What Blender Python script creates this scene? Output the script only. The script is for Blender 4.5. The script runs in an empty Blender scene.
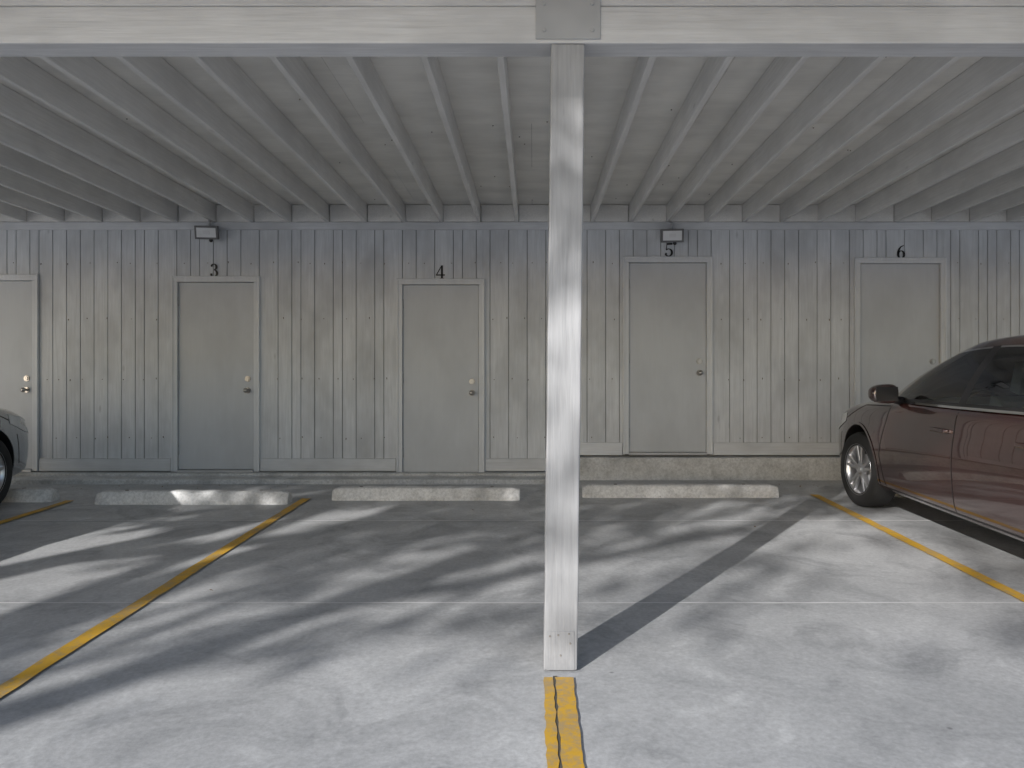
import bpy, bmesh, math, random
from mathutils import Vector, Matrix, Euler
from mathutils.bvhtree import BVHTree
R=random.Random(7)
S=bpy.context.scene
S.view_settings.view_transform='Standard'
S.view_settings.look='None'
S.view_settings.exposure=0
COL=S.collection
SL=0.037; CAMZ=1.2; WY=8.39
def fz(y): return SL*(y-3.25)
# ---------------------------------------------------------------- materials
class NT:
    def __init__(s,name):
        s.m=bpy.data.materials.new(name); s.m.use_nodes=True
        s.t=s.m.node_tree; s.b=s.t.nodes['Principled BSDF']; s.out=s.t.nodes['Material Output']
    def n(s,typ,**k):
        nd=s.t.nodes.new(typ)
        for a,v in k.items(): setattr(nd,a,v)
        return nd
    def l(s,a,b): s.t.links.new(a,b)
    def coord(s,scale=(1,1,1),kind='Object',loc=(0,0,0)):
        tc=s.n('ShaderNodeTexCoord')
        if scale==(1,1,1): return tc.outputs[kind]
        mp=s.n('ShaderNodeMapping')
        mp.inputs['Scale'].default_value=scale; mp.inputs['Location'].default_value=loc
        s.l(tc.outputs[kind],mp.inputs['Vector']); return mp.outputs[0]
    def noise(s,vec,scale,detail=2,rough=.55,dist=0):
        nd=s.n('ShaderNodeTexNoise'); nd.inputs['Scale'].default_value=scale
        nd.inputs['Detail'].default_value=detail; nd.inputs['Roughness'].default_value=rough
        nd.inputs['Distortion'].default_value=dist
        s.l(vec,nd.inputs['Vector']); return nd.outputs['Fac']
    def ramp(s,fac,stops):
        r=s.n('ShaderNodeValToRGB'); e=r.color_ramp.elements
        while len(e)<len(stops): e.new(.5)
        for i,(p,c) in enumerate(stops):
            e[i].position=p
            e[i].color=(c,c,c,1) if not isinstance(c,tuple) else (*c,1)
        s.l(fac,r.inputs[0]); return r.outputs[0]
    def mix(s,a,b,fac,mode='MIX'):
        m=s.n('ShaderNodeMix',data_type='RGBA',blend_type=mode)
        for v,k in ((fac,0),(a,6),(b,7)):
            if isinstance(v,(int,float)): m.inputs[k].default_value=v if k==0 else (v,v,v,1)
            elif isinstance(v,tuple): m.inputs[k].default_value=(*v,1)
            else: s.l(v,m.inputs[k])
        return m.outputs[2]
    def col(s,c): s.l(c,s.b.inputs['Base Color']) if not isinstance(c,tuple) else setattr(s.b.inputs['Base Color'],'default_value',(*c,1))
    def bump(s,h,strength=.3,dist=.01):
        b=s.n('ShaderNodeBump'); b.inputs['Strength'].default_value=strength; b.inputs['Distance'].default_value=dist
        s.l(h,b.inputs['Height']); s.l(b.outputs[0],s.b.inputs['Normal'])
def simple(name,c,rough=.5,metal=0,coat=0):
    t=NT(name); t.b.inputs['Roughness'].default_value=rough; t.b.inputs['Metallic'].default_value=metal
    t.b.inputs['Coat Weight'].default_value=coat
    v=t.noise(t.coord(),9,1); t.col(t.mix(c,tuple(x*.8 for x in c),v)); return t.m
def wood(name,c,axis='z',var=.12,rough=.6,dirt=.3,island=True,bs=.25,knots=.5,isl=None,lowdark=0):
    t=NT(name); t.b.inputs['Roughness'].default_value=rough; t.b.inputs['Specular IOR Level'].default_value=.3
    g=.05; sc={'x':(g,1,1),'y':(1,g,1),'z':(1,1,g)}[axis]
    v=t.coord(sc)
    grain=t.noise(v,55,3,.7,.4)
    big=t.noise(t.coord({'x':(.5,1,1),'y':(1,.5,1),'z':(1,1,.5)}[axis]),2.6,3,.65)
    c1=t.mix(tuple(x*(1-var*1.5) for x in c),tuple(x*(1+var*.7) for x in c),t.ramp(grain,[(.3,0.),(.65,1.)]))
    c4=t.mix(c1,tuple(x*(1-dirt) for x in c),t.ramp(big,[(.42,0.),(.75,1.)]))
    if knots>0:
        kv=t.coord({'x':(.35,1,1),'y':(1,.35,1),'z':(1,1,.35)}[axis])
        vo=t.n('ShaderNodeTexVoronoi'); vo.inputs['Scale'].default_value=4.5; t.l(kv,vo.inputs['Vector'])
        c4=t.mix(c4,tuple(x*.5 for x in c),t.ramp(vo.outputs['Distance'],[(.03,knots),(.08,0.)]))
    if lowdark>0:
        sp=t.n('ShaderNodeSeparateXYZ'); t.l(t.coord(),sp.inputs[0])
        k=t.ramp(sp.outputs[2],[(.0,lowdark),(.17,lowdark*.7),(.5,0.)])  # mottled darker tone towards the bottom, fading out upwards
        c4=t.mix(c4,t.mix(tuple(x*.4 for x in c),tuple(x*.85 for x in c),t.noise(t.coord((1,1,.4)),26,3,.75)),k)
    if island:
        isl=var if isl is None else isl
        geo=t.n('ShaderNodeNewGeometry')
        rr=t.ramp(geo.outputs['Random Per Island'],[(0.,1-isl*1.3),(1.,1+isl*.6)])
        c4=t.mix(c4,rr,1.,'MULTIPLY')
    t.col(c4)
    if bs>0: t.bump(t.noise(v,55,2,.7,.0),bs,.006)
    return t.m
def ground_mat():
    t=NT('concrete'); v=t.coord()
    big=t.noise(v,.6,3,.6,.5); mid=t.noise(v,2.2,4,.68,.8); fine=t.noise(v,42,4,.75)
    c=t.mix((.40,.408,.42),(.56,.568,.58),t.ramp(big,[(.34,0.),(.66,1.)]))
    c=t.mix(c,(.25,.257,.268),t.ramp(mid,[(.50,0.),(.72,.7)]))
    c=t.mix(c,(.68,.69,.70),t.ramp(mid,[(.28,.6),(.44,0.)]))
    c=t.mix(c,t.ramp(fine,[(.25,.74),(.75,1.16)]),1.,'MULTIPLY')
    vo=t.n('ShaderNodeTexVoronoi'); vo.inputs['Scale'].default_value=3.4; t.l(v,vo.inputs['Vector'])
    c=t.mix(c,(.10,.10,.105),t.ramp(vo.outputs['Distance'],[(.02,.6),(.045,0.)]))
    t.col(c)
    t.l(t.ramp(mid,[(.3,.34),(.7,.6)]),t.b.inputs['Roughness'])
    t.bump(t.noise(v,90,2,.7),.15,.004); return t.m
def paintline(name,c,wear=.5):
    t=NT(name); v=t.coord(); f=t.noise(v,30,4,.75); g=t.noise(v,5,3,.6)
    k=t.ramp(t.mix(f,g,.45),[(.47,0.),(.6,wear)])
    cc=t.mix(c,tuple(x*.72 for x in c),g)
    t.col(t.mix(cc,(.27,.26,.24),k)); t.b.inputs['Roughness'].default_value=.65; return t.m
def conc(name,c,rough=.8):
    t=NT(name); v=t.coord(); f=t.noise(v,45,4,.7); g=t.noise(v,3,3,.65,.5)
    cc=t.mix(c,tuple(x*.6 for x in c),t.ramp(g,[(.45,0.),(.75,1.)]))
    cc=t.mix(cc,t.ramp(f,[(.3,.75),(.6,1.08)]),1.,'MULTIPLY')
    t.col(cc); t.b.inputs['Roughness'].default_value=rough; t.bump(t.noise(v,45,2,.7),.5,.006); return t.m
M=dict(
 ground=ground_mat(),
 siding=wood('siding_paint',(.655,.68,.715),'z',.075,.6,.26,True,.35,.45,.035),
 trim=wood('trim_paint',(.70,.725,.76),'z',.04,.55,.15,True,.15,0),
 trimx=wood('trim_paint_h',(.68,.70,.735),'x',.06,.55,.25,True,.3,0),
 dark=simple('groove_shadow',(.30,.31,.32),.8),
 joist=wood('joist_paint',(.80,.795,.785),'y',.06,.6,.18,True,.2,.35),
 deck=wood('deck_paint',(.86,.85,.82),'x',.03,.7,.2,True,0,0),
 beam=wood('beam_paint',(.70,.705,.72),'x',.08,.6,.28,False,.5,.5),
 post=wood('post_paint',(.40,.405,.42),'z',.11,.85,.35,False,.4,.8,None,.8),
 door=wood('door_paint',(.56,.585,.62),'z',.015,.5,.12,True,0,0),
 steel=simple('painted_steel',(.50,.51,.53),.45,.2),
 nickel=simple('nickel',(.46,.44,.42),.38,1),
 nail=simple('rust_nail',(.22,.20,.18),.7),
 black=simple('black_number',(.012,.012,.014),.4),
 yellow=paintline('yellow_paint',(.74,.43,.04),.55),
 joint=simple('joint_sealant',(.80,.80,.81),.7),
 crack=simple('joint_dark',(.12,.11,.09),.9),
 stop=conc('wheel_stop_concrete',(.78,.78,.78)),
 kerb=conc('kerb_concrete',(.64,.645,.65)),
 rubber=simple('rubber',(.022,.022,.023),.75),
 blackpl=simple('black_plastic',(.02,.02,.022),.4),
 alloy=simple('alloy',(.62,.62,.64),.28,.9),
 chrome=simple('chrome',(.75,.75,.76),.12,1),
 cabin=simple('cabin_fabric',(.55,.57,.57),.85),
 seat=simple('seat_leather',(.76,.77,.76),.6),
 lens=simple('lamp_lens',(.80,.81,.83),.25),
 lampbody=simple('lamp_body',(.16,.16,.165),.5),
 red=simple('tail_lens',(.35,.01,.01),.15,0,1),
 bark=simple('bark',(.12,.09,.07),.9),
 leaf=simple('leaf',(.07,.10,.03),.6),
 dead=simple('dead_leaf',(.22,.13,.06),.8),
 plate=simple('licence_plate',(.7,.7,.72),.4),
 roofing=simple('roofing',(.14,.14,.14),.9),
)
def carpaint(name,c,metal=.55):
    t=NT(name); t.b.inputs['Metallic'].default_value=metal; t.b.inputs['Roughness'].default_value=.22
    t.b.inputs['Coat Weight'].default_value=1; t.b.inputs['Coat Roughness'].default_value=.01; t.b.inputs['Coat IOR'].default_value=1.85
    v=t.coord(); d=t.noise(v,3,4,.7)
    sep=t.n('ShaderNodeSeparateXYZ'); t.l(v,sep.inputs[0])
    low=t.ramp(sep.outputs[2],[(.2,.22),(.5,.01)])
    t.col(t.mix(c,(.16,.145,.13),t.mix(0.,low,d)))
    return t.m
M['maroon']=carpaint('maroon_paint',(.050,.017,.014),.35)
M['silver']=carpaint('silver_paint',(.42,.43,.45),.6)
def glass():
    t=NT('window_glass'); t.t.nodes.remove(t.b)
    tr=t.n('ShaderNodeBsdfTransparent'); tr.inputs[0].default_value=(.90,.98,.97,1)
    gl=t.n('ShaderNodeBsdfGlossy'); gl.inputs['Roughness'].default_value=.01
    fr=t.n('ShaderNodeFresnel'); fr.inputs[0].default_value=2.2
    mx=t.n('ShaderNodeMixShader'); t.l(fr.outputs[0],mx.inputs[0]); t.l(tr.outputs[0],mx.inputs[1]); t.l(gl.outputs[0],mx.inputs[2])
    t.l(mx.outputs[0],t.out.inputs[0]); return t.m
M['glass']=glass()
# ---------------------------------------------------------------- mesh helpers
def empty(name,loc=(0,0,0),rot=(0,0,0)):
    o=bpy.data.objects.new(name,None); o.location=loc; o.rotation_euler=rot; o.empty_display_size=.2; COL.objects.link(o); return o
def obj(name,bm,mats,parent=None,smooth=False,bevel=0,seg=2,loc=None,rot=None):
    me=bpy.data.meshes.new(name); bm.normal_update(); bm.to_mesh(me); bm.free()
    for m in (mats if isinstance(mats,(list,tuple)) else [mats]): me.materials.append(m)
    if smooth:
        for p in me.polygons: p.use_smooth=True
    o=bpy.data.objects.new(name,me); COL.objects.link(o)
    if parent: o.parent=parent
    if loc is not None: o.location=loc
    if rot is not None: o.rotation_euler=rot
    if bevel:
        b=o.modifiers.new('b','BEVEL'); b.width=bevel; b.segments=seg; b.limit_method='ANGLE'
    return o
def bx(bm,x0,x1,y0,y1,z0,z1,mi=0,mat=None):
    vs=[bm.verts.new((x,y,z)) for x in (x0,x1) for y in (y0,y1) for z in (z0,z1)]
    if mat is not None:
        for v in vs: v.co=mat@v.co
    for f in ((0,1,3,2),(4,6,7,5),(0,4,5,1),(2,3,7,6),(0,2,6,4),(1,5,7,3)):
        fc=bm.faces.new([vs[i] for i in f]); fc.material_index=mi
    return vs
def B(): return bmesh.new()
def cyl(bm,p0,p1,r0,r1=None,n=12,mi=0,caps=True):
    r1=r0 if r1 is None else r1
    p0=Vector(p0);p1=Vector(p1); d=(p1-p0).normalized()
    a=d.orthogonal().normalized(); b=d.cross(a)
    A=[];C=[]
    for i in range(n):
        t=2*math.pi*i/n; q=a*math.cos(t)+b*math.sin(t)
        A.append(bm.verts.new(p0+q*r0)); C.append(bm.verts.new(p1+q*r1))
    for i in range(n):
        j=(i+1)%n; f=bm.faces.new((A[i],A[j],C[j],C[i])); f.material_index=mi; f.smooth=True
    if caps:
        f=bm.faces.new(A[::-1]); f.material_index=mi; f=bm.faces.new(C); f.material_index=mi
def wx(px): return (px-533)/93.
def wz(py): return CAMZ+(384-py)/93.
# ---------------------------------------------------------------- ground
bm=B()
xs=[-400,-60,-12,-6,0,6,12,60,400]; ys=[-400,-60,-14,-8,0,3.25,9,12,60,400]
def gz(y):
    y2=max(-10,min(12,y)); return fz(y2)
g=[[bm.verts.new((x,y,gz(y))) for x in xs] for y in ys]
for i in range(len(ys)-1):
    for j in range(len(xs)-1): bm.faces.new((g[i][j],g[i][j+1],g[i+1][j+1],g[i+1][j]))
obj('ground',bm,M['ground'])
def strip(name,x0,x1,y0,y1,mat,lift=.004,jit=0,n=1,alongy=True):
    bm=B(); P=[]
    for i in range(n+1):
        t=i/n
        if alongy:
            y=y0+(y1-y0)*t; a=R.uniform(-jit,jit); b=R.uniform(-jit,jit)
            P.append((bm.verts.new((x0+a,y,fz(y)+lift)),bm.verts.new((x1+b,y,fz(y)+lift))))
        else:
            x=x0+(x1-x0)*t; a=R.uniform(-jit,jit); b=R.uniform(-jit,jit)
            P.append((bm.verts.new((x,y1+a,fz(y1+a)+lift)),bm.verts.new((x,y0+b,fz(y0+b)+lift))))
    for i in range(n): bm.faces.new((P[i][0],P[i][1],P[i+1][1],P[i+1][0]))
    return obj(name,bm,mat)
strip('parking_line',-2.12,-2.04,-3,7.15,M['yellow'],.008,.004,80)
strip('parking_line',2.61,2.69,-3,7.35,M['yellow'],.008,.004,80)
strip('parking_line',-4.22,-4.14,-3,7.05,M['yellow'],.008,.004,80)
pl=empty('parking_line')
o=strip('paint_a',.043,.083,-3,3.18,M['yellow'],.008,.004,160); o.parent=pl
o=strip('paint_b',.0925,.163,-3,3.18,M['yellow'],.008,.003,160); o.parent=pl
jt=empty('concrete_joint')
for k,(a,b) in enumerate([(4.14,4.156),(6.2,6.222),(1.9,1.908)]):
    o=strip('cross_joint_%d'%k,-14,14,a,b,M['joint'],.004,.003,300,False); o.parent=jt
o=strip('long_joint',.0795,.0955,-3,3.2,M['crack'],.005,.0035,160); o.parent=jt
# wheel stops
def wstop(xa,xb,y):
    bm=B(); prof=[(-.085,0),(-.085,.03),(-.055,.10),(-.04,.112),(.04,.112),(.055,.10),(.085,.03),(.085,0)]
    n=26; rings=[]
    for i in range(n+1):
        t=i/n; x=xa+(xb-xa)*t; s=1.0
        if i==0 or i==n: s=.82
        rings.append([bm.verts.new((x-(xa+xb)/2+R.uniform(-.002,.002),p*s+R.uniform(-.002,.002),q*(s if q>.03 else 1)+R.uniform(-.002,.002)*(q>0))) for p,q in prof])
    for i in range(n):
        for j in range(len(prof)-1): bm.faces.new((rings[i][j],rings[i+1][j],rings[i+1][j+1],rings[i][j+1]))
    bm.faces.new(rings[0]); bm.faces.new(rings[-1][::-1])
    e=empty('wheel_stop',((xa+xb)/2,y,fz(y)),(math.atan(SL),0,0))
    obj('concrete_bar',bm,M['stop'],e,bevel=.006)
    bm=B()
    for dx in (-.6,.6): cyl(bm,(dx,0,.10),(dx,0,.1155),.016,n=10)
    obj('anchor_pins',bm,M['nail'],e)
wstop(-3.88,-2.17,6.97); wstop(-1.83,-.12,7.16); wstop(.46,2.28,7.30); wstop(3.0,4.75,7.36); wstop(-6.1,-4.33,7.08)
# ---------------------------------------------------------------- storage building
bld=empty('storage_building')
XL,XR=-11.,11.; XS=.25
doors=[] # xl,xr,zb,zt
for px0,px1,pt,pb in [(-43,33,281,470),(178.5,254,282.5,470.5),(403,478.5,285,473),(629,706,263,453),(860,939.5,264,453)]:
    doors.append((wx(px0),wx(px1),wz(pb),wz(pt)))
for k in (1,2): doors.append((doors[4][0]+2.47*k,doors[4][1]+2.47*k,doors[4][2],doors[4][3]))
for k in (1,2): doors.append((doors[0][0]-2.43*k,doors[0][1]-2.43*k,doors[0][2],doors[0][3]))
J=.045
open_=sorted([(a-J,b+J,zb,zt+J) for a,b,zb,zt in doors])
ZT=2.94
def wall_base(x): return wz(471) if x<XS else wz(455)
def pieces(x0,x1):
    cuts=[x0,x1]
    for a,b,_,_ in open_:
        for c in (a,b):
            if x0<c<x1: cuts.append(c)
    if x0<XS<x1: cuts.append(XS)
    cuts=sorted(cuts)
    for a,b in zip(cuts,cuts[1:]):
        if b-a<.004: continue
        m=(a+b)/2; z=wall_base(m)
        for oa,ob,_,zt in open_:
            if oa<m<ob: z=zt
        yield a,b,z
bm=B(); bb=B(); x=XL; 
while x<XR:
    w=R.choice([.098,.148,.148,.148,.2]); x1=min(x+w,XR)
    dy=R.uniform(-.0015,.0015)
    for a,b,z in pieces(x+.0035,x1-.0035): bx(bm,a,b,WY+dy,WY+.014,z,ZT-.002)
    for a,b,z in pieces(x,x1): bx(bb,a,b,WY+.0145,WY+.05,z,ZT-.002)
    x=x1
obj('siding_boards',bm,M['siding'],bld,bevel=.002,seg=1)
obj('siding_grooves',bb,M['dark'],bld)
# trims
bm=B()
bx(bm,XL,XR,WY-.022,WY-.003,ZT-.085,ZT-.003)
segs=[]; cur=XL
for a,b,_,_ in open_+[(XR,XR,0,0)]:
    segs.append((cur,a-.03)); cur=b+.03
for a,b in segs:
    for c,d in ((a,min(b,XS)),(max(a,XS),b)):
        if d-c>.02:
            z=wall_base((c+d)/2); bx(bm,c,d,WY-.024,WY-.003,z,z+.135)
obj('base_and_top_trim',bm,M['trimx'],bld,bevel=.003,seg=1)
for i,(a,b,zb,zt) in enumerate(doors):
    d=empty('door_%d'%(i+1)); d.parent=bld
    bm=B()
    c=.055
    bx(bm,a-c,a-.004,WY-.028,WY+.05,zb-.01,zt+.004)
    bx(bm,b+.004,b+c,WY-.028,WY+.05,zb-.01,zt+.004)
    bx(bm,a-c,b+c,WY-.028,WY+.05,zt+.0045,zt+.055)
    bx(bm,a-.0035,a+.012,WY+.032,WY+.05,zb,zt); bx(bm,b-.012,b+.0035,WY+.032,WY+.05,zb,zt)
    bx(bm,a-c-.012,a-c+.01,WY-.036,WY-.001,zb-.01,zt+.066); bx(bm,b+c-.01,b+c+.012,WY-.036,WY-.001,zb-.01,zt+.066)
    bx(bm,a-c+.0102,b+c-.0102,WY-.036,WY-.001,zt+.045,zt+.066)
    obj('frame',bm,M['trim'],d,bevel=.003,seg=1)
    bm=B(); bx(bm,a,b,WY+.005,WY+.045,zb+.012,zt-.0); obj('slab',bm,M['door'],d,bevel=.003)
    bm=B(); bx(bm,a-.05,b+.05,WY+.052,WY+.07,zb-.03,zt+.05); obj('backing',bm,M['dark'],d)
    bm=B(); bx(bm,a-.003,b+.003,WY-.04,WY+.06,zb-.02,zb+.008); obj('threshold',bm,M['steel'],d,bevel=.003)
    bm=B(); hx=b-.07
    for hz,big in ((zb+.985,1),(zb+.862,0)):
        cyl(bm,(hx,WY+.006,hz),(hx,WY-.006,hz),.033,.030,20)
        if big: 
            cyl(bm,(hx,WY-.005,hz),(hx,WY-.018,hz),.022,.020,16); bx(bm,hx-.003,hx+.003,WY-.020,WY-.0175,hz-.012,hz+.012)
        else:
            cyl(bm,(hx,WY-.005,hz),(hx,WY-.04,hz),.012,.012,12)
            bmesh.ops.create_uvsphere(bm,u_segments=18,v_segments=10,radius=.027,matrix=Matrix.Translation((hx,WY-.058,hz)))
    obj('lock_and_knob',bm,M['nickel'],d,smooth=True).data.set_sharp_from_angle(angle=math.radians(40))
    bm=B()
    for hz in (zb+.22,zb+1.02,zb+1.82): cyl(bm,(a-.002,WY-.002,hz-.05),(a-.002,WY-.002,hz+.05),.008,n=8)
    obj('hinges',bm,M['steel'],d)
bm=B(); bx(bm,XL,XR,WY+.075,WY+2.2,.1,ZT); obj('storage_rooms',bm,M['dark'],bld)
ft=empty('concrete_kerb')
bm=B()
bx(bm,XL,XS-.02,WY-.13,WY+.07,0,wz(472)); 
bx(bm,XS-.018,XR,WY-.16,WY+.071,0,wz(456.5))
bx(bm,XL,XS-.02,WY-.42,WY-.131,0,.225)
obj('footing',bm,M['kerb'],ft,bevel=.012,seg=2)
bm=B()
for z in (.62,1.25,1.9,2.5):
    x=XL
    while x<XR:
        x+=R.uniform(.12,.3)
        ok=all(not(a-.1<x<b+.1 and z<zt+.1) for a,b,_,zt in open_)
        if ok: cyl(bm,(x,WY-.0035,z+R.uniform(-.02,.02)),(x,WY,z),.0045,n=6)
obj('nail_heads',bm,M['nail'],bld)
# ---------------------------------------------------------------- carport structure
cp=empty('carport')
YF=2.12; SP=.4064; X0=-.172
bm=B(); k=-26
while X0+SP*k<XR:
    xc=X0+SP*k
    if xc>XL:
        e=R.uniform(-.004,.004)
        bx(bm,xc-.019+e,xc+.019+e,YF+.04,WY+.30,ZT,ZT+.186)
    k+=1
obj('joists',bm,M['joist'],cp,bevel=.003,seg=1)
bm=B(); k=-26
while X0+SP*(k+1)<XR:
    xc=X0+SP*k
    if xc>XL: bx(bm,xc+.0235,xc+SP-.0235,WY-.02+R.uniform(-.006,.006),WY+.018,ZT+.002,ZT+.183)
    k+=1
obj('blocking',bm,M['joist'],cp,bevel=.002,seg=1)
bm=B(); y=YF; r=0
while y<WY+2.2:
    y1=min(y+1.219,WY+2.3); x=XL-(r%2)*1.2
    while x<XR:
        xa=max(x,XL); xb=min(x+2.438,XR)
        if xb>xa: bx(bm,xa+.001,xb-.001,y+.001,y1-.001,ZT+.188,ZT+.206)
        x+=2.438
    y=y1; r+=1
obj('plywood_deck',bm,M['deck'],cp)
bm=B()
for k in range(-26,27):
    xc=X0+SP*k
    if XL<xc<XR-.5:
        for q in range(5):
            yy=R.uniform(3.6,8.2); xx=xc+R.uniform(.05,.36); cyl(bm,(xx,yy,ZT+.182),(xx,yy,ZT+.1885),.005,n=6)
obj('roofing_nail_tips',bm,M['nail'],cp)
bm=B(); bx(bm,XL-.1,XR+.1,YF-.1,WY+2.4,ZT+.208,ZT+.25); obj('roofing',bm,M['roofing'],cp)
bm=B(); bx(bm,XL,XR,YF,YF+.038,ZT-.004,ZT+.205); obj('fascia',bm,M['beam'],cp)
bm=B(); bx(bm,XL,XR,3.25,3.39,2.62,2.775); bx(bm,XL,XR,3.252,3.388,2.777,2.937); 
obj('main_beam',bm,M['beam'],cp,bevel=.006)
def post(xb,xt,yc=3.32):
    e=empty('support_post',(0,0,0))
    bm=B(); n=14; h=.07
    for i in range(n+1):
        t=i/n; z=.0+fz(yc)+.004+(2.62-.006-fz(yc))*t; xc=xb+(xt-xb)*t+R.uniform(-.0012,.0012)
        for sx,sy in ((-h,-h),(h,-h),(h,h),(-h,h)): bm.verts.new((xc+sx,yc+sy,z))
    bm.verts.ensure_lookup_table()
    for i in range(n):
        for j in range(4):
            a=i*4+j; b=i*4+(j+1)%4; bm.faces.new([bm.verts[q] for q in (a,b,b+4,a+4)])
    bm.faces.new([bm.verts[q] for q in (3,2,1,0)]); bm.faces.new([bm.verts[4*n+q] for q in range(4)])
    obj('timber',bm,M['post'],e,bevel=.006)
    bm=B()
    bx(bm,xb-.058,xb+.058,yc-.0725,yc-.0702,fz(yc)+.006,.17)
    obj('base_strap',bm,M['post'],e,bevel=.001)
    bm=B()
    for dx,z in ((-.045,.15),(.035,.16),(.04,.12),(-.01,.155),(.0,.07)):
        cyl(bm,(xb+dx,yc-.0728,z),(xb+dx,yc-.076,z),.0038,n=8)
    obj('base_nails',bm,M['nail'],e)
    bm=B()
    bx(bm,xt-.135,xt+.135,3.242,3.2495,2.635,2.93); bx(bm,xt-.135,xt+.135,3.3905,3.398,2.635,2.93)
    for ox in (-.1,.1):
        for oz in (2.67,2.78,2.89): cyl(bm,(xt+ox,3.2425,oz),(xt+ox,3.236,oz),.009,n=6)
    obj('beam_plate',bm,M['steel'],e,bevel=.002)
post(.115,.146); post(-6.4,-6.4); post(6.7,6.7)
# ---------------------------------------------------------------- numbers
def stroke(bm,pts,ws):
    L=[]
    for i,p in enumerate(pts):
        a=pts[max(0,i-1)]; b=pts[min(len(pts)-1,i+1)]
        d=Vector((b[0]-a[0],b[1]-a[1])).normalized(); n=Vector((-d.y,d.x)); w=ws[i]/2
        L.append((bm.verts.new((p[0]+n.x*w,0,p[1]+n.y*w)),bm.verts.new((p[0]-n.x*w,0,p[1]-n.y*w))))
    for i in range(len(L)-1): bm.faces.new((L[i][0],L[i][1],L[i+1][1],L[i+1][0]))
def disc(bm,x,z,r,dy=0):
    bm.faces.new([bm.verts.new((x+r*math.cos(t*math.pi/6),-.001,z+r*math.sin(t*math.pi/6))) for t in range(12)])
def arc(cx,cz,rx,rz,a0,a1,n=18):
    P=[];W=[]
    for i in range(n+1):
        a=math.radians(a0+(a1-a0)*i/n); P.append((cx+rx*math.cos(a),cz+rz*math.sin(a))); W.append(.055+.11*abs(math.cos(a))**1.5)
    return P,W
def digit(ch,x,z,h=.145):
    bm=B()
    if ch=='3':
        stroke(bm,*arc(.3,.74,.19,.21,150,-90)); stroke(bm,*arc(.3,.27,.23,.25,90,-155)); disc(bm,.14,.82,.075); disc(bm,.11,.19,.08)
    if ch=='5':
        stroke(bm,[(.14,.92),(.58,.93)],[.13,.13]); stroke(bm,[(.17,.92),(.13,.5)],[.06,.06])
        stroke(bm,*arc(.29,.29,.25,.27,135,-155)); disc(bm,.1,.19,.08)
    if ch=='6':
        stroke(bm,*arc(.32,.29,.22,.27,0,360,28)); stroke(bm,[(.1,.3),(.11,.5),(.18,.7),(.3,.86),(.52,.97)],[.16,.15,.13,.09,.05])
    if ch=='4':
        stroke(bm,[(.42,.98),(.03,.30)],[.07,.07]); stroke(bm,[(.0,.29),(.66,.29)],[.09,.09])
        stroke(bm,[(.44,1.),(.44,.0)],[.15,.15]); stroke(bm,[(.28,.03),(.6,.03)],[.06,.06])
    for v in bm.verts: v.co=Vector(((v.co.x-.33)*h,v.co.y,v.co.z*h))
    ex=bmesh.ops.extrude_face_region(bm,geom=list(bm.faces))
    for v in ex['geom']:
        if isinstance(v,bmesh.types.BMVert): v.co.y-=.004
    e=empty('door_number',(x,WY-.0065,z)); obj('numeral_'+ch,bm,M['black'],e)
digit('3',wx(214.5),wz(277)); digit('4',wx(440.5),wz(279)); digit('5',wx(669),wz(256.5)); digit('6',wx(901),wz(258.5))
# ---------------------------------------------------------------- security lights
def seclight(x,z,yaw):
    e=empty('security_light',(x,WY-.03,z),(0,0,yaw))
    bm=B(); bx(bm,-.05,.05,-.03,.006,-.01,.09); obj('mount',bm,M['lampbody'],e,bevel=.006)
    T=Matrix.Translation((0,-.11,.0))@Matrix.Rotation(math.radians(12),4,'X')
    bm=B(); bx(bm,-.118,.118,-.03,.02,-.07,.07,mat=T)
    for i in range(9): bx(bm,-.10+i*.025-.003,-.10+i*.025+.003,.0205,.045,-.05,.05,mat=T)
    obj('housing',bm,M['lampbody'],e,bevel=.006)
    bm=B(); bx(bm,-.098,.098,-.0335,-.0302,-.050,.050,mat=T); obj('lens',bm,M['lens'],e,bevel=.003)
    bm=B(); bx(bm,-.035,.035,-.0365,-.0338,-.02,.02,mat=T); obj('led_panel',bm,M['plate'],e,bevel=.001)
    bm=B(); cyl(bm,(-.06,-.10,.02),(-.06,-.02,.05),.008); cyl(bm,(.06,-.10,.02),(.06,-.02,.05),.008)
    cyl(bm,(.0,-.03,.08),(.0,-.03,.15),.012); obj('bracket',bm,M['steel'],e)
    bm=B(); bmesh.ops.create_uvsphere(bm,u_segments=14,v_segments=8,radius=.02,matrix=Matrix.Translation((.03,-.07,-.075))); cyl(bm,(.03,-.03,-.0),(.03,-.07,-.06),.012)
    obj('motion_sensor',bm,M['blackpl'],e,smooth=True)
seclight(wx(211),wz(235),.12); seclight(wx(671),wz(238),-.1)
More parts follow.
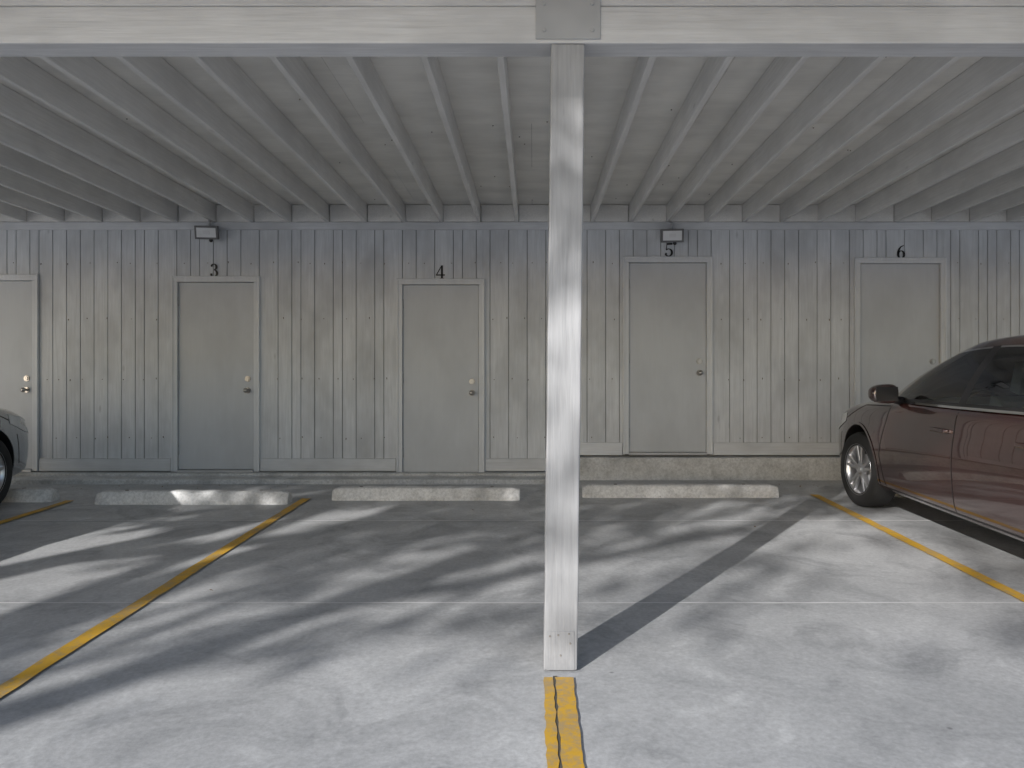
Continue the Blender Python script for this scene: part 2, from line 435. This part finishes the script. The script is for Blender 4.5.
# ---------------------------------------------------------------- car
def lerp(a,b,t): return a+(b-a)*t
def interp(tab,u):
    if u<=tab[0][0]: return tab[0][1]
    for (a,va),(b,vb) in zip(tab,tab[1:]):
        if u<=b: return lerp(va,vb,(u-a)/(b-a))
    return tab[-1][1]
def build_car(paint,loc,steer=0.17,side=-1):
    e=empty('parked_car',loc,(math.atan(SL),0,0))
    st=[(-.0,.50,.33,.58,.60),(.05,.66,.25,.66,.70),(.16,.77,.21,.73,.785),(.36,.855,.20,.80,.865),(.62,.895,.19,.86,.935),(.92,.91,.19,.90,.985),
        (1.22,.915,.18,.93,1.02),(1.45,.915,.18,.945,1.02),(1.8,.915,.18,.955,.975),(2.3,.915,.18,.96,.97),(2.9,.915,.18,.97,.98),(3.4,.915,.18,.98,.99),
        (3.8,.912,.19,.99,1.04),(4.15,.895,.21,1.0,1.085),(4.45,.86,.24,.99,1.09),(4.64,.80,.28,.95,1.05),(4.75,.72,.34,.85,.90),(4.79,.62,.42,.74,.77)]
    bm=B(); rings=[]
    for u,w,zb,zs,zt in st:
        zm=lerp(zb,zs,.5)
        half=[(0,zb),(w*.80,zb),(w*.955,zb+.035),(w*.985,lerp(zb,zs,.28)),(w,zm),(w*.998,lerp(zb,zs,.66)),(w*.982,lerp(zb,zs,.80)),(w*.972,zs-.045),(w*.93,zs),(w*.80,lerp(zs,zt,.5)),(w*.45,lerp(zs,zt,.9)),(0,zt)]
        ring=[bm.verts.new((a,-u,z)) for a,z in half]+[bm.verts.new((-a,-u,z)) for a,z in half[-2:0:-1]]
        rings.append(ring)
    n=len(rings[0])
    for i in range(len(rings)-1):
        for j in range(n):
            k=(j+1)%n; bm.faces.new((rings[i][j],rings[i][k],rings[i+1][k],rings[i+1][j]))
    bm.faces.new(rings[0][::-1]); bm.faces.new(rings[-1])
    bmesh.ops.recalc_face_normals(bm,faces=list(bm.faces))
    cl=bm.edges.layers.float.new('crease_edge')
    for idx in (6,n-6):
        for i in range(len(rings)-1):
            ed=bm.edges.get((rings[i][idx],rings[i+1][idx])); 
            if ed: ed[cl]=.75
    body=obj('body',bm,[M[paint],M['blackpl'],M['cabin']],e,smooth=True)
    sb=body.modifiers.new('s','SUBSURF'); sb.levels=3; sb.render_levels=3
    UW=(.92,3.70); RT=.325; RA=.375
    cutters=[]
    def cutter(bmc,mat_i):
        me=bpy.data.meshes.new('c'); bmc.to_mesh(me); bmc.free()
        for m in (M[paint],M['blackpl'],M['cabin']): me.materials.append(m)
        for p in me.polygons: p.material_index=mat_i; p.use_smooth=True
        o=bpy.data.objects.new('c',me); COL.objects.link(o); o.parent=e; cutters.append(o)
        m=body.modifiers.new('bo','BOOLEAN'); m.operation='DIFFERENCE'; m.solver='EXACT'; m.object=o
    for u in UW:
        for s in (-1,1):
            c=B(); cyl(c,(s*.62,-u,RT+.015),(s*1.2,-u,RT+.015),RA,n=56)
            bmesh.ops.recalc_face_normals(c,faces=list(c.faces)); cutter(c,1)
    c=B(); bx(c,-.76,.76,-3.75,-1.62,.36,1.3); bmesh.ops.recalc_face_normals(c,faces=list(c.faces)); cutter(c,2)
    bpy.context.view_layer.update()
    dg=bpy.context.evaluated_depsgraph_get(); ev=body.evaluated_get(dg)
    me=bpy.data.meshes.new_from_object(ev); body.modifiers.clear(); body.data=me
    for o in cutters: bpy.data.objects.remove(o)
    body.data.set_sharp_from_angle(angle=math.radians(35))
    bvh=BVHTree.FromPolygons([v.co.copy() for v in me.vertices],[tuple(p.vertices) for p in me.polygons])
    def surf(u,z,s):
        h=bvh.ray_cast(Vector((s*2,-u,z)),Vector((-s,0,0)))
        return h[0] if h[0] is not None else None
    bm=B()
    def ribbon(bm,pts,w,s,off=.0015,mi=0):
        V=[]
        for i,(u,z) in enumerate(pts):
            a=pts[max(0,i-1)]; b=pts[min(len(pts)-1,i+1)]
            d=Vector((b[0]-a[0],b[1]-a[1])).normalized(); nn=Vector((-d.y,d.x))*w/2
            A=surf(u+nn.x,z+nn.y,s); C=surf(u-nn.x,z-nn.y,s)
            if A is None or C is None: V.append(None); continue
            if A.x*s<.45 or C.x*s<.45: V.append(None); continue
            V.append((bm.verts.new((A.x+s*off,A.y,A.z)),bm.verts.new((C.x+s*off,C.y,C.z))))
        for p,q in zip(V,V[1:]):
            if p and q:
                f=bm.faces.new((p[0],p[1],q[1],q[0]) if s>0 else (p[0],q[0],q[1],p[1])); f.material_index=mi
    def seg(p,q,n=14): return [(lerp(p[0],q[0],i/n),lerp(p[1],q[1],i/n)) for i in range(n+1)]
    for s in (-1,1):
        W=.010
        ribbon(bm,seg((1.42,.26),(1.36,.50))+seg((1.36,.52),(1.50,.92)),W,s)
        ribbon(bm,seg((2.46,.25),(2.47,.935),24),W,s)
        ribbon(bm,seg((2.47,.25),(1.43,.25),20),W,s)
        ribbon(bm,seg((2.47,.25),(3.20,.25))+[(3.28,.34),(3.30,.42)]+seg((3.33,.62),(3.52,.945),12),W,s)
        ribbon(bm,seg((.60,.75),(.98,.89),8)+seg((1.0,.893),(1.48,.915),8),W*.8,s)
        ribbon(bm,seg((.45,.35),(.50,.62),8),W,s)
        ribbon(bm,seg((4.12,.3),(4.2,.80),12),W,s)
        ribbon(bm,seg((1.40,.215),(3.24,.215),30),.055,s,.003)
    obj('panel_gaps',bm,M['blackpl'],e)
    bm=B()
    for s in (-1,1):
        for u in UW:
            pts=[(u+ (RA+.012)*math.cos(math.radians(a)),RT+.015+(RA+.012)*math.sin(math.radians(a))) for a in range(-12,193,5)]
            ribbon(bm,pts,.020,s,.006)
    obj('arch_lips',bm,M[paint],e,smooth=True)
    bm=B()
    for s in (-1,1):
        for u in (2.30,3.28):
            A=surf(u,.80,s)
            if A:
                Tm=Matrix.Translation((A.x+s*.028,-u,.80))
                bx(bm,-.009,.009,-.095,.095,-.014,.014,mat=Tm)
                for q in (-.085,.085):
                    if s>0: bx(bm,-.03,.0,q-.012,q+.012,-.012,.012,mat=Tm)
                    else: bx(bm,0,.03,q-.012,q+.012,-.012,.012,mat=Tm)
    obj('door_handles',bm,M[paint],e,bevel=.007,seg=3)
    cols=[(1.26,2.06,'p',3),(1.38,2.12,'g',8),(2.42,2.49,'b',2),(2.51,2.58,'g',7),(3.32,3.20,'b',1),(3.37,3.25,'g',3),(3.66,3.38,'p',4),(4.12,3.52,None,0)]
    def ztop(u): return 1.462-.085*((u-2.72)/.8)**2
    def belt(u): return interp([(1.2,.93),(1.5,.945),(2.4,.955),(3.4,.975),(4.2,1.0)],u)
    ts=[0,.035,.07,.085,.2,.35,.5,.65,.78,.875,.90,.93,.965,1.0]
    def spt(ub,ut,t,s):
        u=lerp(ub,ut,t)
        u+=-.06*math.sin(math.pi*t)*(1 if ub<1.9 else 0)*(1-(ub-1.26)/.64 if ub<1.9 else 0)
        u+=.07*math.sin(math.pi*t)*max(0,min(1,(ub-3.5)/.6))
        z=lerp(belt(ub),ztop(ut)-.03,t)
        y=.868-.235*t**1.25-.012*(1-math.sin(math.pi*min(t*1,1)))
        if t>.93: y-=.02*(t-.93)/.07; z+=.006*(t-.93)/.07
        y-=.08*max(0,(1.9-ub)/.64)**2*(1-.5*t); y-=.09*max(0,(ub-3.3)/.8)**2*(1-.4*t)
        return Vector((s*y,-u,z))
    mats=[M[paint],M['glass'],M['blackpl'],M['chrome']]
    bm=B(); edges={}
    for s in (-1,1):
        C=[]; kinds=[]
        for (a,b) in zip(cols,cols[1:]):
            for i in range(a[3]):
                t=i/a[3]; C.append((lerp(a[0],b[0],t),lerp(a[1],b[1],t))); kinds.append((a[2],i,a[3]))
        C.append(cols[-1][:2])
        G=[[bm.verts.new(spt(ub,ut,t,s)) for t in ts] for ub,ut in C]
        edges[s]=(G,C)
        for i in range(len(G)-1):
            for j in range(len(ts)-1):
                f=bm.faces.new((G[i][j],G[i+1][j],G[i+1][j+1],G[i][j+1]) if s<0 else (G[i][j],G[i][j+1],G[i+1][j+1],G[i+1][j]))
                k=kinds[i][0]; tm=(ts[j]+ts[j+1])/2
                inband=.085<tm<.875
                if k=='p': mi=0
                elif k=='g': mi=1 if inband else None
                elif k=='b': mi=2 if .07<tm<.90 else None
                if mi is None or (k!='p' and not inband and mi!=2):
                    mi=3 if (tm<.035 or .875<tm<.90) else 0
                    if .035<tm<.085: mi=2
                f.material_index=mi; f.smooth=True
    GL,CL=edges[-1]; GR,_=edges[1]; m=12
    rows=[]
    for i in range(len(GL)):
        a=GL[i][-1]; b=GR[i][-1]; row=[a]
        for q in range(1,m):
            t=q/m; xx=lerp(a.co.x,b.co.x,t); row.append(bm.verts.new((xx,lerp(a.co.y,b.co.y,t),a.co.z+.045*(1-(2*t-1)**4)*.9)))
        row.append(b); rows.append(row)
    for i in range(len(rows)-1):
        for q in range(m):
            f=bm.faces.new((rows[i][q],rows[i+1][q],rows[i+1][q+1],rows[i][q+1])); f.smooth=True
    for idx,bul,du in ((0,.16,-1),(-1,.12,1)):
        A=GL[idx]; Bv=GR[idx]; rowsw=[]
        for j,t in enumerate(ts):
            if j==len(ts)-1: rowsw.append(rows[idx]); continue
            row=[A[j]]
            for q in range(1,m):
                tt=q/m; c=1-(2*tt-1)**2
                p=A[j].co.lerp(Bv[j].co,tt)
                p.y+= -du*bul*c*(1-t)*1.0 - du*.02*c; p.z+=.045*c*t+.03*c*(1-t)
                row.append(bm.verts.new(p))
            row.append(Bv[j]); rowsw.append(row)
        for j in range(len(ts)-1):
            for q in range(m):
                f=bm.faces.new((rowsw[j][q],rowsw[j][q+1],rowsw[j+1][q+1],rowsw[j+1][q])); f.smooth=True
                f.material_index=1 if (0<q<m-1 and .05<ts[j]<.93) else 2
    bmesh.ops.recalc_face_normals(bm,faces=list(bm.faces))
    gh=obj('cabin_roof_and_windows',bm,mats,e)
    gh.data.set_sharp_from_angle(angle=math.radians(50))
    bm=B()
    for u in (2.35,3.25):
        for v in (-.37,.37):
            T=Matrix.Translation((v,-u,.62))@Matrix.Rotation(math.radians(14),4,'X')
            bx(bm,-.24,.24,-.07,.07,-.2,.42,mat=T); bx(bm,-.13,.13,-.05,.05,.46,.66,mat=T)
            bx(bm,-.05,-.035,-.01,.01,.4,.5,mat=T); bx(bm,.035,.05,-.01,.01,.4,.5,mat=T)
            bx(bm,-.25,.25,.03,.5,-.2,-.07,mat=T)
    obj('seats',bm,M['seat'],e,bevel=.04,seg=3)
    bm=B(); bx(bm,-.72,.72,-1.75,-1.45,.72,.94); obj('dashboard',bm,M['cabin'],e,bevel=.04,seg=3)
    bm=B(); 
    c0=Vector((-.37,-1.93,.88)); T=Matrix.Translation(c0)@Matrix.Rotation(math.radians(65),4,'X')
    for i in range(24):
        a0=2*math.pi*i/24; a1=2*math.pi*(i+1)/24
        cyl(bm,T@Vector((.185*math.cos(a0),.185*math.sin(a0),0)),T@Vector((.185*math.cos(a1),.185*math.sin(a1),0)),.014,n=8,caps=False)
    for a in (0,math.pi,-math.pi/2): cyl(bm,T@Vector((0,0,-.01)),T@Vector((.18*math.cos(a),.18*math.sin(a),0)),.02,n=8)
    obj('steering_wheel',bm,M['blackpl'],e)
    for s in (-1,1):
        bm=B(); bmesh.ops.create_icosphere(bm,subdivisions=3,radius=1)
        for v in bm.verts:
            c=v.co
            for k in range(3): c[k]=math.copysign(abs(c[k])**.72,c[k])
            v.co=Vector((c.x*.112,c.y*.065+(.02 if c.y>0 else 0)*c.y,c.z*.075*(1-.12*c.x*s)))
            if v.co.y<-.045: v.co.y=-.045
        obj('mirror_shell',bm,M[paint],e,smooth=True,loc=(s*1.005,-1.64,1.02),rot=(0,0,-s*.12))
        bm=B(); bx(bm,-.09,.09,-.049,-.0455,-.055,.055); obj('mirror_glass',bm,M['blackpl'],e,bevel=.002,loc=(s*1.005,-1.64,1.02),rot=(0,0,-s*.12))
        bm=B(); cyl(bm,(s*.84,-1.60,.96),(s*.96,-1.63,.985),.035,.028,10)
        obj('mirror_stalk',bm,M['blackpl'],e)
    def wheel(u,s,rot):
        w=empty('wheel',(s*.80,-u,RT),(0,0,rot)); w.parent=e
        prof=[(.205,-.10),(.24,-.108),(.29,-.108),(.314,-.095),(.325,-.07),(.327,0),(.325,.07),(.314,.095),(.29,.108),(.24,.108),(.208,.10)]
        def lathe(prof,mat,name,n=48,sm=True):
            bm=B(); RR=[]
            for i in range(n):
                a=2*math.pi*i/n; RR.append([bm.verts.new((s*x,r*math.cos(a),r*math.sin(a))) for r,x in prof])
            for i in range(n):
                j=(i+1)%n
                for k in range(len(prof)-1): bm.faces.new((RR[i][k],RR[i][k+1],RR[j][k+1],RR[j][k]))
            bmesh.ops.recalc_face_normals(bm,faces=list(bm.faces))
            o=obj(name,bm,mat,w,smooth=sm); o.data.set_sharp_from_angle(angle=math.radians(40)); return o
        lathe(prof,M['rubber'],'tyre')
        lathe([(.2,-.09),(.19,-.02),(.19,.06),(.205,.095),(.222,.104),(.226,.098),(.222,.09)],M['alloy'],'rim')
        lathe([(.0,-.02),(.185,-.02)],M['blackpl'],'backplate')
        lathe([(.0,.02),(.13,.02),(.13,-.0),(.13,-.02)],M['steel'],'brake_disc')
        lathe([(.0,.092),(.03,.091),(.036,.084),(.06,.078),(.066,.05)],M['alloy'],'hub')
        bm=B()
        for k in range(5):
            for dd in (-.19,.19):
                a=2*math.pi*k/5+.3; a2=a+dd*1.0; a1=a+dd*1.1
                p0=Vector((0,.045*math.cos(a1),.045*math.sin(a1))); p1=Vector((0,.208*math.cos(a2),.208*math.sin(a2)))
                d=(p1-p0).normalized(); nn=Vector((0,-d.z,d.y)); 
                vs=[]
                for p,wd,xo in ((p0,.020,.080),(p1,.015,.094)):
                    for sg in (-1,1):
                        for xx in (xo,xo-.03): vs.append(bm.verts.new((s*xx,p.y+nn.y*wd*sg*.8,p.z+nn.z*wd*sg*.8)))
                for f in ((0,1,5,4),(2,6,7,3),(0,4,6,2),(1,3,7,5),(0,2,3,1),(4,5,7,6)): bm.faces.new([vs[q] for q in f])
        bmesh.ops.recalc_face_normals(bm,faces=list(bm.faces))
        obj('spokes',bm,M['alloy'],w,bevel=.004)
    for s in (-1,1):
        wheel(UW[0],s,steer); wheel(UW[1],s,0)
    bm=B()
    for s in (-1,1):
        P=[]
        for i in range(9):
            u=.10+.50*i/8; zt_=interp([(.1,.68),(.3,.75),(.6,.80)],u); zb_=interp([(.1,.58),(.35,.63),(.6,.72)],u)
            A=surf(u,zt_,s); C=surf(u,zb_,s)
            if A and C: P.append((bm.verts.new((A.x+s*.004,A.y+.003,A.z)),bm.verts.new((C.x+s*.004,C.y+.003,C.z))))
        for p,q in zip(P,P[1:]): bm.faces.new((p[0],p[1],q[1],q[0]))
    obj('headlights',bm,M['lens'],e)
    bm=B()
    for s in (-1,1):
        P=[]
        for i in range(9):
            u=4.35+.40*i/8; A=surf(u,.90,s); C=surf(u,.74,s)
            if A and C: P.append((bm.verts.new((A.x+s*.004,A.y-.003,A.z)),bm.verts.new((C.x+s*.004,C.y-.003,C.z))))
        for p,q in zip(P,P[1:]): bm.faces.new((p[0],p[1],q[1],q[0]))
    obj('tail_lights',bm,M['red'],e)
    bm=B(); bx(bm,-.36,.36,-.03,.028,.44,.52); bx(bm,-.45,.45,-.06,.012,.33,.38); obj('grille',bm,M['blackpl'],e,bevel=.01)
    bm=B(); bx(bm,-.155,.155,-4.81,-4.78,.62,.77); obj('rear_plate',bm,M['plate'],e,bevel=.004)
    return e
build_car('maroon',(3.73,7.74,fz(7.74)),.10)
build_car('silver',(-5.46,7.46,fz(7.46)),0)
# ---------------------------------------------------------------- trees (behind viewer; cast the shadows)
AZ=math.radians(33); EL=math.radians(22)
def tree(loc,h,seed,leaves=2500,clear=.35,rad=.2,lean=0,ls=(.06,.12)):
    r=random.Random(seed); bm=B(); tips=[]
    def grow(p,d,L,rad,depth):
        n=4; q=p
        for i in range(n):
            d2=(d+Vector((r.uniform(-1,1),r.uniform(-1,1),r.uniform(-.6,.8)))*.13).normalized()
            q2=q+d2*L/n; r0=rad*(1-.35*i/n); r1=rad*(1-.35*(i+1)/n)
            cyl(bm,q,q2,r0,r1,7 if depth>1 else 10,caps=False); q=q2; d=d2
            if depth>=2: tips.append((q.copy(),depth))
            if depth<4 and (i>=1 or depth>0) and (depth>0 or i>=n*clear):
                for _ in range(1 if depth else 2):
                    a=r.uniform(0,6.28); side=Vector((math.cos(a),math.sin(a),r.uniform(.1,.7))).normalized()
                    grow(q,(d*.5+side).normalized(),L*r.uniform(.42,.62),rad*.42,depth+1)
        if depth<4: grow(q,d,L*.55,rad*.6,depth+1)
    grow(Vector((0,0,-.1)),Vector((lean,0,1)).normalized(),h*.6,rad,0)
    e=empty('tree',(loc[0],loc[1],gz(loc[1])))
    obj('trunk_and_limbs',bm,M['bark'],e)
    bm=B()
    for i in range(leaves):
        p,dp=r.choice(tips); c=p+Vector((r.gauss(0,.16),r.gauss(0,.16),r.gauss(0,.13)))
        s=r.uniform(*ls); R3=Euler((r.uniform(0,6),r.uniform(0,6),r.uniform(0,6))).to_matrix()
        bm.faces.new([bm.verts.new(c+R3@Vector(v)*s) for v in ((-1,0,0),(0,-.6,0),(1,0,0),(0,.6,0))])
    obj('leaves',bm,M['leaf'],e)
def tp(u,t): return (u*math.cos(AZ)-t*math.sin(AZ), -u*math.sin(AZ)-t*math.cos(AZ))
tree(tp(-3.5,10.0),11,3,7500,.4,.24)
tree(tp(-5.3,9),11,5,5000,.4,.22)
tree(tp(-2.95,13.0),11.5,17,5000,.4,.17)
tree(tp(4.5,20),12,21,4500,.4,.18)
# fallen leaves
bm=B()
for i in range(120):
    y=WY-.45-abs(R.gauss(0,.35)) if R.random()<.8 else R.uniform(4,7.5); x=R.uniform(-6,6); z=fz(y)+.012; s=R.uniform(.005,.014)
    R3=Euler((R.uniform(-.5,.5),R.uniform(-.5,.5),R.uniform(0,6))).to_matrix()
    bm.faces.new([bm.verts.new(Vector((x,y,z))+R3@Vector(v)*s) for v in ((-1,0,0),(0,-.6,0),(1,0,0),(0,.6,0))])
obj('fallen_leaves',bm,M['dead'])
# ---------------------------------------------------------------- light
W=bpy.data.worlds.new('World'); S.world=W; W.use_nodes=True
nt=W.node_tree; sky=nt.nodes.new('ShaderNodeTexSky'); sky.sky_type='NISHITA'; sky.sun_disc=False
sky.sun_elevation=EL; sky.sun_rotation=math.radians(213)
bg=nt.nodes['Background']; bg.inputs[1].default_value=.15; nt.links.new(sky.outputs[0],bg.inputs[0])
sd=bpy.data.lights.new('sun','SUN'); sd.energy=5; sd.angle=math.radians(.45); sd.color=(1,.97,.935)
so=bpy.data.objects.new('sun',sd); COL.objects.link(so)
d=Vector((math.sin(AZ)*math.cos(EL),math.cos(AZ)*math.cos(EL),-math.sin(EL)))
so.rotation_euler=d.to_track_quat('-Z','Y').to_euler(); so.location=(-8,-12,9)
cd=bpy.data.cameras.new('camera'); cd.sensor_width=36; cd.lens=780/1024*36; cd.shift_x=-21/1024; cd.clip_end=1500; cd.clip_start=.05
co=bpy.data.objects.new('camera',cd); COL.objects.link(co); co.location=(0,0,CAMZ); co.rotation_euler=(math.radians(90),0,0)
S.camera=co
